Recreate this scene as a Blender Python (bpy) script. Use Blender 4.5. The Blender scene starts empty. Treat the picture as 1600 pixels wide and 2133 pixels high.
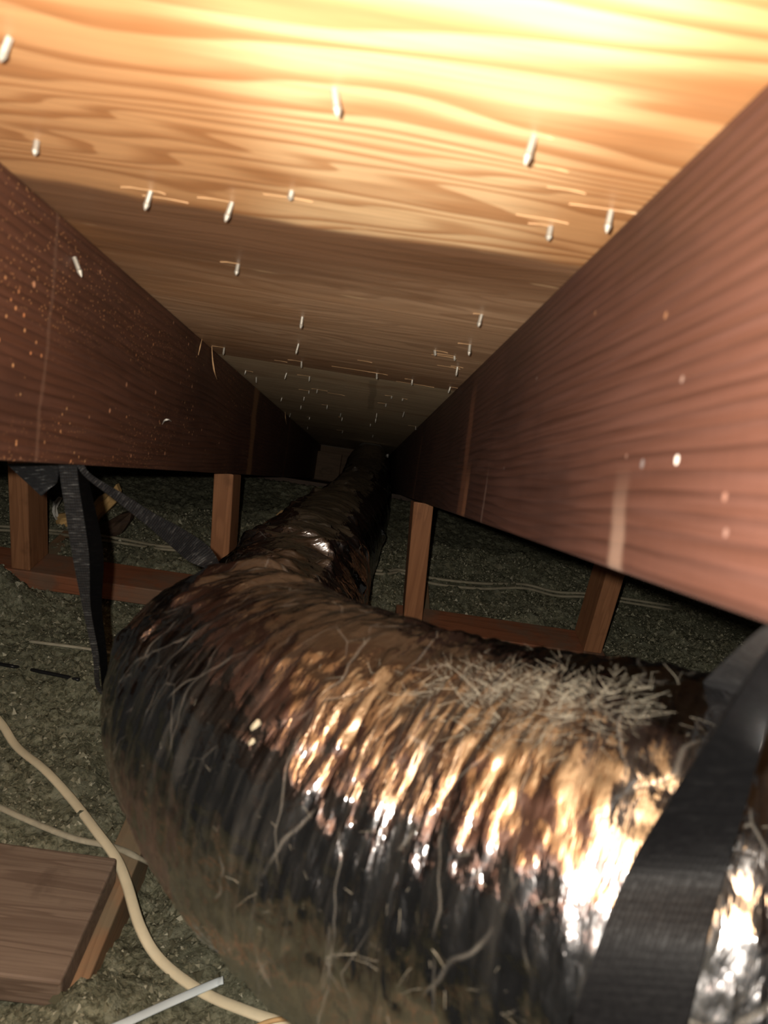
import bpy, math, random
import numpy as np
from mathutils import Matrix, Vector
from mathutils.bvhtree import BVHTree

random.seed(7)
rng = np.random.default_rng(11)
scn = bpy.context.scene
C = scn.collection

# ------------------------------------------------------------------ camera
# Attic under a 4:12 roof, seen down a rafter bay towards the eave.
# X runs along the ridge, Y horizontally to the eave, Z up. The camera stands at CAM.
F, CX, CY = 1602.0, 800.0, 1066.5
PHI = math.atan(4 / 12)
CP, SP = math.cos(PHI), math.sin(PHI)
CAM = np.array([0.0, 0.0, 0.94])
_r = np.array([(755 - CX) / F, (1003 - CY) / F, 1.0]); _r /= np.linalg.norm(_r)
_x = np.array([1, 0.15, 0.0]); _x[2] = -(_x @ _r) / _r[2]; _x /= np.linalg.norm(_x)
_d = np.cross(_r, _x)
M = np.stack([_x, CP * _r - SP * _d, -SP * _r - CP * _d])
cam = bpy.data.objects.new('camera', bpy.data.cameras.new('camera'))
C.objects.link(cam)
mw = Matrix.Identity(4)
for i in range(3):
    mw[i][0], mw[i][1], mw[i][2], mw[i][3] = M[i, 0], -M[i, 1], -M[i, 2], CAM[i]
cam.matrix_world = mw
cam.data.sensor_width = 36
cam.data.lens = 36 * F / 2133
cam.data.clip_start = 0.01
cam.data.dof.use_dof = True
cam.data.dof.focus_distance = 1.5
cam.data.dof.aperture_fstop = 9.0
scn.camera = cam

# ------------------------------------------------------------------ light
world = bpy.data.worlds.new('ambient_fill'); scn.world = world  # faint even fill added to lift the darkest parts, no source in the attic
world.use_nodes = True
world.node_tree.nodes['Background'].inputs[0].default_value = (1.0, 0.95, 0.86, 1)
world.node_tree.nodes['Background'].inputs[1].default_value = 0.0022
fl = bpy.data.lights.new('phone_flash', 'POINT')
fl.energy = 3.2
fl.color = (1.0, 0.93, 0.82)
fl.shadow_soft_size = 0.004
flash = bpy.data.objects.new('phone_flash', fl); C.objects.link(flash)
flash.location = CAM + M @ np.array([-0.022, -0.016, 0.0])
vs = scn.view_settings
vs.view_transform = 'Standard'; vs.look = 'None'; vs.gamma = 1.0
vs.use_curve_mapping = False
vs.exposure = 3.35

# ------------------------------------------------------------------ projection helpers
UR = np.array([0, CP, -SP]); UN = np.array([0, SP, CP])       # along rafter, roof normal
H = 0.161                                                       # camera to roof deck
NB = -0.023                                                     # rafter underside
def ray(px, py): return M @ np.array([(px - CX) / F, (py - CY) / F, 1.0])
def atD(px, py, D): return CAM + ray(px, py) * D
def onX(px, py, x): d = ray(px, py); return CAM + d * (x / d[0])
def onY(px, py, y): d = ray(px, py); return CAM + d * (y / d[1])
def onZ(px, py, z): d = ray(px, py); return CAM + d * ((z - CAM[2]) / d[2])
def onRoof(px, py, n=H): d = ray(px, py); return CAM + d * (n / (d @ UN))
def proj(P):
    c = M.T @ (np.asarray(P) - CAM); return np.array([CX + F * c[0] / c[2], CY + F * c[1] / c[2]])
def un(P): q = np.asarray(P) - CAM; return np.array([q[0], q @ UR, q @ UN])
ROOFM = Matrix(((1, 0, 0, CAM[0]), (0, CP, SP, CAM[1]), (0, -SP, CP, CAM[2]), (0, 0, 0, 1)))
def roofz(y): return CAM[2] + (H - SP * y) / CP
def raftz(y): return CAM[2] + (NB - SP * y) / CP

# ------------------------------------------------------------------ noise
def _hash(ix, iy, seed):
    h = (ix.astype(np.int64) * 374761393 + iy.astype(np.int64) * 668265263 + seed * 982451653) & 0xffffffff
    h = ((h ^ (h >> 13)) * 1274126177) & 0xffffffff
    return ((h ^ (h >> 16)) & 0xffff) / 65535.0
def vnoise(x, y, seed=0, wrapx=0):
    x = np.asarray(x, float); y = np.asarray(y, float)
    x0 = np.floor(x); y0 = np.floor(y); fx = x - x0; fy = y - y0
    fx = fx * fx * (3 - 2 * fx); fy = fy * fy * (3 - 2 * fy)
    x1 = x0 + 1
    if wrapx: x0 = x0 % wrapx; x1 = x1 % wrapx
    a = _hash(x0, y0, seed); b = _hash(x1, y0, seed); c = _hash(x0, y0 + 1, seed); d = _hash(x1, y0 + 1, seed)
    return (a * (1 - fx) + b * fx) * (1 - fy) + (c * (1 - fx) + d * fx) * fy
def fbm(x, y, seed=0, octv=4):
    s = 0; a = 0.5
    for k in range(octv):
        s = s + a * (vnoise(x * 2 ** k, y * 2 ** k, seed + k) - 0.5); a *= 0.5
    return s * 2
def sstep(a, b, x):
    t = np.clip((x - a) / (b - a), 0, 1); return t * t * (3 - 2 * t)

# ------------------------------------------------------------------ object helpers
def mesh(name, verts, faces, mat, smooth=False, uv=None):
    me = bpy.data.meshes.new(name)
    me.from_pydata([tuple(map(float, v)) for v in verts], [], faces)
    if uv is not None:
        l = me.uv_layers.new(name='UVMap')
        idx = np.empty(len(me.loops), int); me.loops.foreach_get('vertex_index', idx)
        l.data.foreach_set('uv', np.asarray(uv, np.float32)[idx].ravel())
    if smooth: me.polygons.foreach_set('use_smooth', [True] * len(me.polygons))
    if mat: me.materials.append(mat)
    me.update()
    return me
def link(name, me, parent=None, mw=None):
    o = bpy.data.objects.new(name, me); C.objects.link(o)
    if parent is not None:
        o.parent = parent
        o.matrix_parent_inverse = Matrix.Identity(4)
    if mw is not None: o.matrix_world = mw if parent is None else mw
    return o
def tag(o, label=None, cat=None, group=None, kind=None):
    if label: o['label'] = label
    if cat: o['category'] = cat
    if group: o['group'] = group
    if kind: o['kind'] = kind
    return o
def empty(name, loc=(0, 0, 0)):
    o = bpy.data.objects.new(name, None); C.objects.link(o); o.location = loc; o.empty_display_size = .05
    return o
def boxmesh(name, x0, x1, y0, y1, z0, z1, mat, bev=0.0015, seg=(1, 1, 1)):
    """rounded-edge box"""
    import bmesh
    bm = bmesh.new()
    bmesh.ops.create_cube(bm, size=1)
    for v in bm.verts:
        v.co = Vector((x0 + (v.co.x + .5) * (x1 - x0), y0 + (v.co.y + .5) * (y1 - y0), z0 + (v.co.z + .5) * (z1 - z0)))
    if bev: bmesh.ops.bevel(bm, geom=bm.edges[:], offset=bev, segments=2, affect='EDGES', profile=0.5)
    me = bpy.data.meshes.new(name); bm.to_mesh(me); bm.free()
    me.materials.append(mat)
    return me
def catmull(P, n):
    P = np.asarray(P, float); Q = np.vstack([2 * P[0] - P[1], P, 2 * P[-1] - P[-2]])
    out = []
    for i in range(len(P) - 1):
        p0, p1, p2, p3 = Q[i:i + 4]
        for t in np.arange(n) / n:
            out.append(0.5 * ((2 * p1) + (-p0 + p2) * t + (2 * p0 - 5 * p1 + 4 * p2 - p3) * t * t + (-p0 + 3 * p1 - 3 * p2 + p3) * t ** 3))
    out.append(P[-1]); return np.array(out)
def tube(path, rw, rh=None, seg=8, up=(0, 0, 1), caps=True):
    """swept oval; returns verts, faces"""
    path = np.asarray(path); n = len(path); rh = rh or rw
    T = np.gradient(path, axis=0); T /= np.linalg.norm(T, axis=1)[:, None] + 1e-12
    V = []; Fc = []
    for i in range(n):
        s = np.cross(T[i], up); s /= np.linalg.norm(s) + 1e-9; u = np.cross(s, T[i])
        w_ = rw[i] if hasattr(rw, '__len__') else rw; h_ = rh[i] if hasattr(rh, '__len__') else rh
        for k in range(seg):
            a = 2 * math.pi * k / seg
            V.append(path[i] + s * math.cos(a) * w_ + u * math.sin(a) * h_)
    for i in range(n - 1):
        for k in range(seg):
            a, b = i * seg + k, i * seg + (k + 1) % seg
            Fc.append((a, b, b + seg, a + seg))
    if caps:
        Fc.append(tuple(range(seg))[::-1]); Fc.append(tuple((n - 1) * seg + k for k in range(seg)))
    return V, Fc

# ------------------------------------------------------------------ material helpers
class NT:
    def __init__(s, name):
        s.m = bpy.data.materials.new(name); s.m.use_nodes = True
        s.t = s.m.node_tree; s.b = s.t.nodes['Principled BSDF']; s.out = s.t.nodes['Material Output']
    def n(s, typ, **k):
        nd = s.t.nodes.new(typ)
        for a, b in k.items(): setattr(nd, a, b)
        return nd
    def put(s, sock, v):
        if isinstance(v, bpy.types.NodeSocket): s.t.links.new(v, sock)
        elif isinstance(v, (tuple, list)) and sock.type == 'RGBA' and len(v) == 3: sock.default_value = (*v, 1)
        else: sock.default_value = v
    def math(s, op, a, b=0.0, c=0.0, clamp=False):
        nd = s.n('ShaderNodeMath', operation=op, use_clamp=clamp)
        for i, v in enumerate((a, b, c)): s.put(nd.inputs[i], v)
        return nd.outputs[0]
    def coord(s, kind='Object'): return s.n('ShaderNodeTexCoord').outputs[kind]
    def sep(s, v): nd = s.n('ShaderNodeSeparateXYZ'); s.put(nd.inputs[0], v); return nd.outputs
    def comb(s, x, y, z=0.0):
        nd = s.n('ShaderNodeCombineXYZ')
        for i, v in enumerate((x, y, z)): s.put(nd.inputs[i], v)
        return nd.outputs[0]
    def scale(s, v, sc, off=(0, 0, 0)):
        nd = s.n('ShaderNodeMapping'); s.put(nd.inputs[0], v); nd.inputs['Scale'].default_value = sc; nd.inputs['Location'].default_value = off
        return nd.outputs[0]
    def noise(s, v, sc=5, det=3, rough=.5, dist=0.0):
        nd = s.n('ShaderNodeTexNoise'); s.put(nd.inputs['Vector'], v)
        nd.inputs['Scale'].default_value = sc; nd.inputs['Detail'].default_value = det; nd.inputs['Roughness'].default_value = rough; nd.inputs['Distortion'].default_value = dist
        return nd.outputs['Fac']
    def voro(s, v, sc=5, feat='F1', rnd=1.0):
        nd = s.n('ShaderNodeTexVoronoi', feature=feat); s.put(nd.inputs['Vector'], v); nd.inputs['Scale'].default_value = sc
        nd.inputs['Randomness'].default_value = rnd
        return nd.outputs
    def ramp(s, v, stops):
        nd = s.n('ShaderNodeValToRGB'); s.put(nd.inputs[0], v); e = nd.color_ramp.elements
        while len(e) < len(stops): e.new(0.5)
        for el, (p, c) in zip(e, stops):
            el.position = p; el.color = (c, c, c, 1) if isinstance(c, (int, float)) else (*c, 1)
        return nd.outputs[0]
    def mr(s, v, a, b, c=0.0, d=1.0, smooth=True):
        nd = s.n('ShaderNodeMapRange', interpolation_type='SMOOTHSTEP' if smooth else 'LINEAR'); s.put(nd.inputs[0], v)
        for i, q in zip((1, 2, 3, 4), (a, b, c, d)): s.put(nd.inputs[i], q)
        return nd.outputs[0]
    def mix(s, f, a, b, mode='MIX'):
        nd = s.n('ShaderNodeMix', data_type='RGBA', blend_type=mode, clamp_factor=True)
        s.put(nd.inputs[0], f); s.put(nd.inputs[6], a); s.put(nd.inputs[7], b)
        return nd.outputs[2]
    def bump(s, h, st=0.3, dist=0.002):
        nd = s.n('ShaderNodeBump'); nd.inputs['Strength'].default_value = st; nd.inputs['Distance'].default_value = dist
        s.put(nd.inputs['Height'], h); s.put(s.b.inputs['Normal'], nd.outputs[0])
    def fin(s, col=None, rough=None, metal=None, spec=None):
        if col is not None: s.put(s.b.inputs['Base Color'], col)
        if rough is not None: s.put(s.b.inputs['Roughness'], rough)
        if metal is not None: s.put(s.b.inputs['Metallic'], metal)
        if spec is not None: s.put(s.b.inputs['Specular IOR Level'], spec)
        return s.m

def mat_plywood(far=False):
    k = NT('plywood_far_lifted' if far else 'plywood_fir')
    P = k.coord(); x, u, z = k.sep(P)
    low = k.noise(k.scale(P, (1.7, 7.0, 1), (3.1, 0.4, 0)), 1.0, 3, .45, .3)
    xt = k.math('MULTIPLY', x, 0.25)
    field = k.math('ADD', k.math('MULTIPLY', low, 2.7), k.math('ADD', k.math('MULTIPLY', u, 7.0), xt))
    ring = k.math('FRACT', k.math('MULTIPLY', field, 8.0))
    line = k.ramp(ring, [(0, 0.05), (.35, .2), (.78, .95), (.90, 1), (1, .05)])
    fine = k.noise(k.scale(P, (9, 330, 1)), 1.0, 4, .6)
    fine2 = k.noise(k.scale(P, (3, 60, 1), (5, 1, 0)), 1.0, 3, .6)
    blotch = k.noise(k.scale(P, (2.2, 6, 1), (1, 9, 0)), 1.0, 3, .5)
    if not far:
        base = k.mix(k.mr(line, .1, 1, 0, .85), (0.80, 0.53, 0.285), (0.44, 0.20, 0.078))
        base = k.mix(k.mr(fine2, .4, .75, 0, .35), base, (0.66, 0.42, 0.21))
        ruddy = k.mr(k.math('ADD', k.math('ABSOLUTE', k.math('SUBTRACT', x, .0)), k.math('MULTIPLY', blotch, .12)), .105, .165, 0, .8)  # ruddier veneer at the bay sides also imitates flash falloff
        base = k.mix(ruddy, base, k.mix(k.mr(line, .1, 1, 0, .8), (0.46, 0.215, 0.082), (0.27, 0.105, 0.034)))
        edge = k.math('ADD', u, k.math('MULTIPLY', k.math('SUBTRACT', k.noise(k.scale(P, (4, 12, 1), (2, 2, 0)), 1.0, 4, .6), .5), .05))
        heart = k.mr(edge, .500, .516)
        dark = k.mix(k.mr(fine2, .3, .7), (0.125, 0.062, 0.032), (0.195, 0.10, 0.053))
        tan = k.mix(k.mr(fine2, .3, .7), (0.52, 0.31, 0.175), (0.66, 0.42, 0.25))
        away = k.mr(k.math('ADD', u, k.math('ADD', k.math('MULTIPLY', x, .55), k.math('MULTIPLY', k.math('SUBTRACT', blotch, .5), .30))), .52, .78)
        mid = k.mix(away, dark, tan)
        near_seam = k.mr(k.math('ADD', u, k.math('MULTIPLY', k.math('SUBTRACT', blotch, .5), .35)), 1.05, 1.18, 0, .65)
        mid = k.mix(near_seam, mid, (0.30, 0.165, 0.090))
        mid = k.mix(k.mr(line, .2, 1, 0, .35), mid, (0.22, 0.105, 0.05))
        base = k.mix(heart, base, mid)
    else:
        base = k.mix(k.mr(line, .1, 1, 0, .5), (0.80, 0.62, 0.40), (0.58, 0.41, 0.24))  # lighter wood, raised further to make up for flash falloff
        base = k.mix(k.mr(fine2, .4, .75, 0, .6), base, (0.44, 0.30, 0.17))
        st = k.math('MULTIPLY', k.mr(k.math('ABSOLUTE', k.math('ADD', x, k.math('MULTIPLY', blotch, .012))), .004, .009, 1, 0), k.math('MULTIPLY', k.mr(u, 1.23, 1.27), k.mr(u, 1.7, 1.8, 1, 0)))
        base = k.mix(k.math('MULTIPLY', st, .32), base, (.09, .06, .04))
    base = k.mix(k.mr(fine, .3, .7, 0, .28), base, (0.17, 0.085, 0.035))
    base = k.mix(k.mr(blotch, .52, .7, 0, .42), base, (0.34, 0.155, 0.055))
    sc = k.noise(k.scale(P, (14, 90, 1), (7, 3, 0)), 1.0, 2, .4)
    base = k.mix(k.mr(sc, .72, .78, 0, .6), base, (0.72, 0.50, 0.28))
    k.bump(k.math('ADD', k.math('MULTIPLY', fine, .6), k.math('MULTIPLY', line, .5)), .35, .0006)
    return k.fin(base, k.mr(fine2, .2, .8, .38, .55), spec=.4)

def mat_rafter(kind):
    k = NT('rafter_wood_' + kind)
    P = k.coord(); x, u, z = k.sep(P)
    low = k.noise(k.scale(P, (1, 1.3, 7), (2.0 if kind == 'left' else 5.3, 1.7, .3)), 1.0, 2, .45, .2)
    field = k.math('ADD', k.math('MULTIPLY', low, 2.0), k.math('MULTIPLY', z, 30.0))
    ring = k.math('FRACT', k.math('MULTIPLY', field, 4.2))
    line = k.ramp(ring, [(0, .0), (.45, .25), (.85, 1), (1, 0)])
    fine = k.noise(k.scale(P, (120, 7, 260)), 1.0, 4, .6)
    saw = k.noise(k.scale(P, (60, 130, 5)), 1.0, 2, .6)
    blotch = k.noise(k.scale(P, (3, 5, 9), (0, 4, 1)), 1.0, 4, .55)
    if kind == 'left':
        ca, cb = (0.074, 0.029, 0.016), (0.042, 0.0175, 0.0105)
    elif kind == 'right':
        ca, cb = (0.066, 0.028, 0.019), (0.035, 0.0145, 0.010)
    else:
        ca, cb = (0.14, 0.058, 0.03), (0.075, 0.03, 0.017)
    base = k.mix(k.mr(line, 0, 1, 0, .75), ca, cb)
    base = k.mix(k.mr(fine, .35, .7, 0, .35), base, (ca[0] * 1.5, ca[1] * 1.6, ca[2] * 1.8))
    base = k.mix(k.mr(blotch, .45, .68, 0, .6), base, (cb[0] * .75, cb[1] * .75, cb[2] * .8))
    # orange flecks, rough bands and pale scuffs
    v1 = k.voro(k.scale(P, (1, 1, 1)), 105); dots = k.mr(v1['Distance'], .10, .2, 1, 0)
    cellr = k.sep(v1['Color'])[0]
    dens = k.noise(k.scale(P, (1, 4, 9), (3, 1, 2)), 1.0, 3, .6)
    thr = .50 if kind == 'left' else .62
    spots = k.math('MULTIPLY', dots, k.math('MULTIPLY', k.mr(cellr, .62, .66), k.mr(dens, thr, thr + .08)))
    base = k.mix(k.math('MULTIPLY', spots, .85), base, k.mix(k.sep(v1['Color'])[1], (.50, .30, .14), (.62, .24, .10)))
    if kind == 'left':
        v3 = k.voro(k.scale(P, (1, 1, 1), (.7, .1, .4)), 260)
        band = k.mr(k.noise(k.scale(P, (1, 3, 11), (1, 6, 4)), 1.0, 3, .6), .44, .60)
        sp3 = k.math('MULTIPLY', k.mr(v3['Distance'], .12, .26, 1, 0), k.math('MULTIPLY', k.mr(k.sep(v3['Color'])[0], .55, .6), band))
        base = k.mix(k.math('MULTIPLY', sp3, .8), base, (.42, .20, .085))
    v2 = k.voro(k.scale(P, (1, 1, 1), (.3, .2, .1)), 38)
    sp2 = k.math('MULTIPLY', k.mr(v2['Distance'], .06, .12, 1, 0), k.mr(k.sep(v2['Color'])[0], .86, .88))
    base = k.mix(k.math('MULTIPLY', sp2, .8), base, (.55, .27, .15))
    def streak(u0, w, z0, z1, col, amt, slant=0.0):
        nonlocal base
        uu = k.math('ADD', u, k.math('ADD', k.math('MULTIPLY', z, slant), k.math('MULTIPLY', k.math('SUBTRACT', blotch, .5), w * 1.2 + .03)))
        f = k.math('MULTIPLY', k.mr(k.math('ABSOLUTE', k.math('SUBTRACT', uu, u0)), w * .35, w, 1, 0), k.mr(z, z0, z1, 1, 0))
        base = k.mix(k.math('MULTIPLY', f, amt), base, col)
    def dab(u0, z0, r, col):
        nonlocal base
        d = k.math('SQRT', k.math('ADD', k.math('POWER', k.math('SUBTRACT', u, u0), 2.0), k.math('POWER', k.math('SUBTRACT', z, z0), 2.0)))
        base = k.mix(k.mr(d, r * .7, r * 1.1, 1, 0), base, col)
    if kind == 'left':
        a = un(onX(525, 930, -.248)); streak(a[1], .05, .2, .22, (.26, .13, .06), .8, .25)
        b = un(onX(594, 960, -.248)); streak(b[1], .03, .2, .22, (.16, .075, .04), .7, .1)
        b = un(onX(95, 800, -.248)); streak(b[1], .004, .2, .22, (.16, .09, .06), .35, .12)
        
    if kind == 'right':
        a = un(onX(966, 1050, .1203)); streak(a[1], .022, .0, .05, (.30, .14, .075), .85, -.1)
        a = un(onX(966, 1000, .1203)); streak(a[1], .03, .10, .16, (.23, .10, .055), .6, -.2)
        a = un(onX(1285, 1130, .1203)); streak(a[1], .014, -.016, .03, (.22, .15, .115), .75, -.15)
        a = un(onX(1010, 1040, .1203)); streak(a[1], .006, .0, .04, (.25, .18, .15), .5, -.1)
        a = un(onX(872, 960, .1203)); streak(a[1], .03, .10, .14, (.20, .10, .06), .6, 0)
        for px, py, r, c in ((1410, 958, .0026, (.75, .7, .66)), (1338, 966, .0028, (.42, .36, .36)), (1387, 657, .0022, (.7, .36, .2)), (1421, 790, .002, (.6, .42, .36)),
                             (1118, 788, .0018, (.5, .38, .34)), (1050, 975, .002, (.45, .34, .3)), (1305, 950, .0015, (.5, .3, .24)), (1510, 1035, .002, (.6, .32, .24)), (1512, 1110, .002, (.55, .33, .27)), (1240, 652, .002, (.6, .3, .16))):
            q = un(onX(px, py, .1203)); dab(q[1], q[2], r * .85, c if px == 1410 else tuple(v * .32 for v in c))
    k.bump(k.math('ADD', k.math('MULTIPLY', line, .6), k.math('ADD', k.math('MULTIPLY', fine, .4), k.math('MULTIPLY', saw, .5))), .45, .0008)
    return k.fin(base, k.mr(fine, .2, .8, .45, .62), spec=.35)

def mat_lumber(name, axis, light, dark, rough=.65, dust=None):
    k = NT(name)
    P = k.coord()
    info = k.n('ShaderNodeObjectInfo').outputs['Random']
    off = k.n('ShaderNodeVectorMath', operation='ADD'); k.put(off.inputs[0], P); k.put(off.inputs[1], k.comb(info, k.math('MULTIPLY', info, 7.0), k.math('MULTIPLY', info, 3.0)))
    Q = off.outputs[0]
    s = [28, 28, 28]; s[axis] = 1.6
    s2 = [320, 320, 320]; s2[axis] = 9
    low = k.noise(k.scale(Q, tuple(s)), 1.0, 3, .5, .4)
    ring = k.math('FRACT', k.math('MULTIPLY', low, 7.0))
    line = k.ramp(ring, [(0, 0), (.6, .4), (.88, 1), (1, 0)])
    fine = k.noise(k.scale(Q, tuple(s2)), 1.0, 3, .6)
    blotch = k.noise(Q, 16, 4, .6)
    base = k.mix(k.mr(line, 0, 1, 0, .7), light, dark)
    base = k.mix(k.mr(fine, .35, .7, 0, .4), base, dark)
    base = k.mix(k.mr(blotch, .55, .72, 0, .45), base, tuple(c * .55 for c in dark))
    if dust: base = k.mix(k.mr(k.noise(Q, 9, 4, .6), .45, .65, 0, .7), base, dust)
    k.bump(k.math('ADD', k.math('MULTIPLY', line, .4), fine), .4, .0006)
    return k.fin(base, rough, spec=.3)

def mat_jacket():
    k = NT('metallised_film_jacket')
    uv = k.coord('UV'); s_, v_, _ = k.sep(uv)
    P = k.coord()
    g = k.noise(k.scale(uv, (70, 12, 1)), 1.0, 5, .6, .6)
    g2 = k.noise(k.scale(uv, (210, 46, 1), (4, 4, 0)), 1.0, 3, .6, .3)
    crk = k.voro(k.scale(uv, (30, 11, 1)), 1.0, 'DISTANCE_TO_EDGE')['Distance']
    rd = k.n('ShaderNodeTexNoise', noise_type='RIDGED_MULTIFRACTAL'); k.put(rd.inputs['Vector'], k.scale(uv, (34, 7, 1), (3, 2, 0)))
    rd.inputs['Scale'].default_value = 1.0; rd.inputs['Detail'].default_value = 4.0; rd.inputs['Roughness'].default_value = .55; rd.inputs['Distortion'].default_value = .5
    wv = k.n('ShaderNodeVectorMath', operation='ADD'); k.put(wv.inputs[0], k.scale(uv, (75, 34, 1))); k.put(wv.inputs[1], k.comb(k.math('MULTIPLY', g, 1.5), k.math('MULTIPLY', g2, 1.0)))
    fc1 = k.voro(wv.outputs[0], 1.0)['Distance']
    fc2 = k.voro(k.scale(uv, (210, 95, 1), (1, 2, 0)), 1.0)['Distance']
    facets = k.math('ADD', k.math('MULTIPLY', fc1, 1.7), k.math('MULTIPLY', fc2, .55))
    # scrim threads and settled dust
    wob = k.math('MULTIPLY', k.math('SUBTRACT', k.noise(k.scale(uv, (9, 9, 1)), 1.0, 3, .6), .5), .05)
    d1 = k.math('FRACT', k.math('MULTIPLY', k.math('ADD', k.math('ADD', k.math('MULTIPLY', s_, .75), k.math('MULTIPLY', v_, .45)), wob), 21.0))
    d2 = k.math('FRACT', k.math('MULTIPLY', k.math('ADD', k.math('SUBTRACT', k.math('MULTIPLY', s_, 1.0), k.math('MULTIPLY', v_, .22)), wob), 26.0))
    t1 = k.mr(k.math('ABSOLUTE', k.math('SUBTRACT', d1, .5)), .0, .028, 1, 0)
    t2 = k.mr(k.math('ABSOLUTE', k.math('SUBTRACT', d2, .5)), .0, .03, 1, 0)
    brk = k.mr(k.noise(k.scale(uv, (16, 16, 1), (9, 2, 0)), 1.0, 3, .6), .46, .6)
    thread = k.math('MULTIPLY', k.math('MAXIMUM', t1, t2), brk)
    vc = k.voro(k.scale(uv, (26, 9, 1), (3, 7, 0)), 1.0, 'DISTANCE_TO_EDGE')['Distance']
    web = k.math('MULTIPLY', k.mr(vc, .0, .009, 1, 0), k.mr(k.noise(k.scale(uv, (11, 13, 1), (1, 5, 0)), 1.0, 2, .5), .5, .6))
    streak = k.noise(k.scale(uv, (130, 7, 1), (2, 8, 0)), 1.0, 5, .7)
    patch = k.noise(k.scale(uv, (6, 7, 1), (6, 1, 0)), 1.0, 3, .55)
    dust = k.math('MULTIPLY', k.mr(streak, .42, .8), k.mr(patch, .3, .75, .05, 1.0))
    speck = k.mr(k.noise(k.scale(uv, (420, 420, 1)), 1.0, 2, .5), .70, .78, 0, .5)
    cov = k.math('ADD', k.math('MULTIPLY', dust, .10), k.math('ADD', k.math('MULTIPLY', thread, .16), k.math('ADD', k.math('MULTIPLY', web, .16), k.math('MULTIPLY', speck, .25))), clamp=True)
    col = (0.44, 0.43, 0.43)
    k.bump(k.math('ADD', k.math('ADD', k.math('ADD', facets, k.math('MULTIPLY', g, .6)), k.math('MULTIPLY', rd.outputs[0], .45)), k.math('ADD', k.math('MULTIPLY', g2, .6), k.math('ADD', k.math('MULTIPLY', k.mr(crk, 0, .12), .25), k.math('MULTIPLY', thread, .15)))), .6, .0017)
    k.fin(col, k.mr(g2, .3, .7, .06, .13), 1.0)
    sheen = k.n('ShaderNodeBsdfAnisotropic'); k.put(sheen.inputs['Color'], (.40, .40, .41, 1)); sheen.inputs['Roughness'].default_value = .27; k.t.links.new(k.b.inputs['Normal'].links[0].from_socket, sheen.inputs['Normal'])
    m0 = k.n('ShaderNodeMixShader'); k.put(m0.inputs[0], k.mr(patch, .3, .7, .04, .16)); k.t.links.new(k.b.outputs[0], m0.inputs[1]); k.t.links.new(sheen.outputs[0], m0.inputs[2])
    dif = k.n('ShaderNodeBsdfDiffuse'); k.put(dif.inputs[0], k.mix(patch, (.24, .22, .19), (.30, .275, .235)))
    ms = k.n('ShaderNodeMixShader'); k.put(ms.inputs[0], cov)
    k.t.links.new(m0.outputs[0], ms.inputs[1]); k.t.links.new(dif.outputs[0], ms.inputs[2]); k.t.links.new(ms.outputs[0], k.out.inputs[0])
    return k.m

def mat_insul():
    k = NT('loose_fill_insulation')
    P = k.coord()
    a = k.noise(P, 150, 5, .7, .6); b = k.noise(P, 34, 4, .6, .4); c = k.noise(P, 6, 3, .5)
    base = k.mix(k.mr(a, .34, .66), (0.074, 0.074, 0.047), (0.245, 0.24, 0.165))
    base = k.mix(k.mr(b, .5, .7, 0, .7), base, (0.30, 0.30, 0.22))
    base = k.mix(k.mr(c, .4, .65, 0, .45), base, (0.10, 0.102, 0.072))
    k.bump(k.math('ADD', k.math('MULTIPLY', a, .7), b), 1.0, .006)
    return k.fin(base, 1.0, spec=.05)
def mat_flake():
    k = NT('insulation_flake')
    isl = k.n('ShaderNodeNewGeometry').outputs['Random Per Island']
    return k.fin(k.ramp(isl, [(0, (.08, .075, .048)), (.5, (.17, .16, .108)), (.9, (.26, .245, .175)), (1, (.40, .38, .29))]), 1.0, spec=.05)
def mat_plain(name, col, rough=.6, metal=0.0, var=.3, scale=60, spec=.4):
    k = NT(name)
    n = k.noise(k.coord(), scale, 4, .6)
    base = k.mix(k.mr(n, .35, .7, 0, var), col, tuple(c * .45 for c in col))
    k.bump(n, .2, .0008)
    return k.fin(base, rough, metal, spec)
def mat_strap(lit_dusty=False):  # two copies: dustier one lightened for lit strands, plain one darkened for shade
    k = NT('black_woven_strap_lit_dusty' if lit_dusty else 'black_woven_strap')
    uv = k.coord('UV'); s_, v_, _ = k.sep(uv)
    rib = k.math('SINE', k.math('MULTIPLY', v_, 2 * math.pi / .0034))
    warp = k.math('SINE', k.math('MULTIPLY', s_, 2 * math.pi / .0022))
    n = k.noise(k.scale(uv, (300, 300, 1)), 1.0, 3, .6)
    hgt = k.math('ADD', k.math('MULTIPLY', rib, .6 if lit_dusty else .07), k.math('ADD', k.math('MULTIPLY', warp, .25), n))
    dst = k.mr(k.noise(k.scale(uv, (60, 200, 1)), 1.0, 3, .7), .5, .72, 0, .6 if lit_dusty else .12)
    if lit_dusty: dst = k.math('MULTIPLY', dst, k.mr(rib, -.2, .9, .15, 1.0))
    base = k.mix(dst, (0.010, 0.010, 0.011) if lit_dusty else (0.0022, 0.0022, 0.0025), (.15, .15, .145) if lit_dusty else (.02, .02, .02))
    k.bump(hgt, .5, .0005)
    return k.fin(base, k.mr(n, .3, .7, .42, .6), spec=.35 if lit_dusty else .06)

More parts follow.
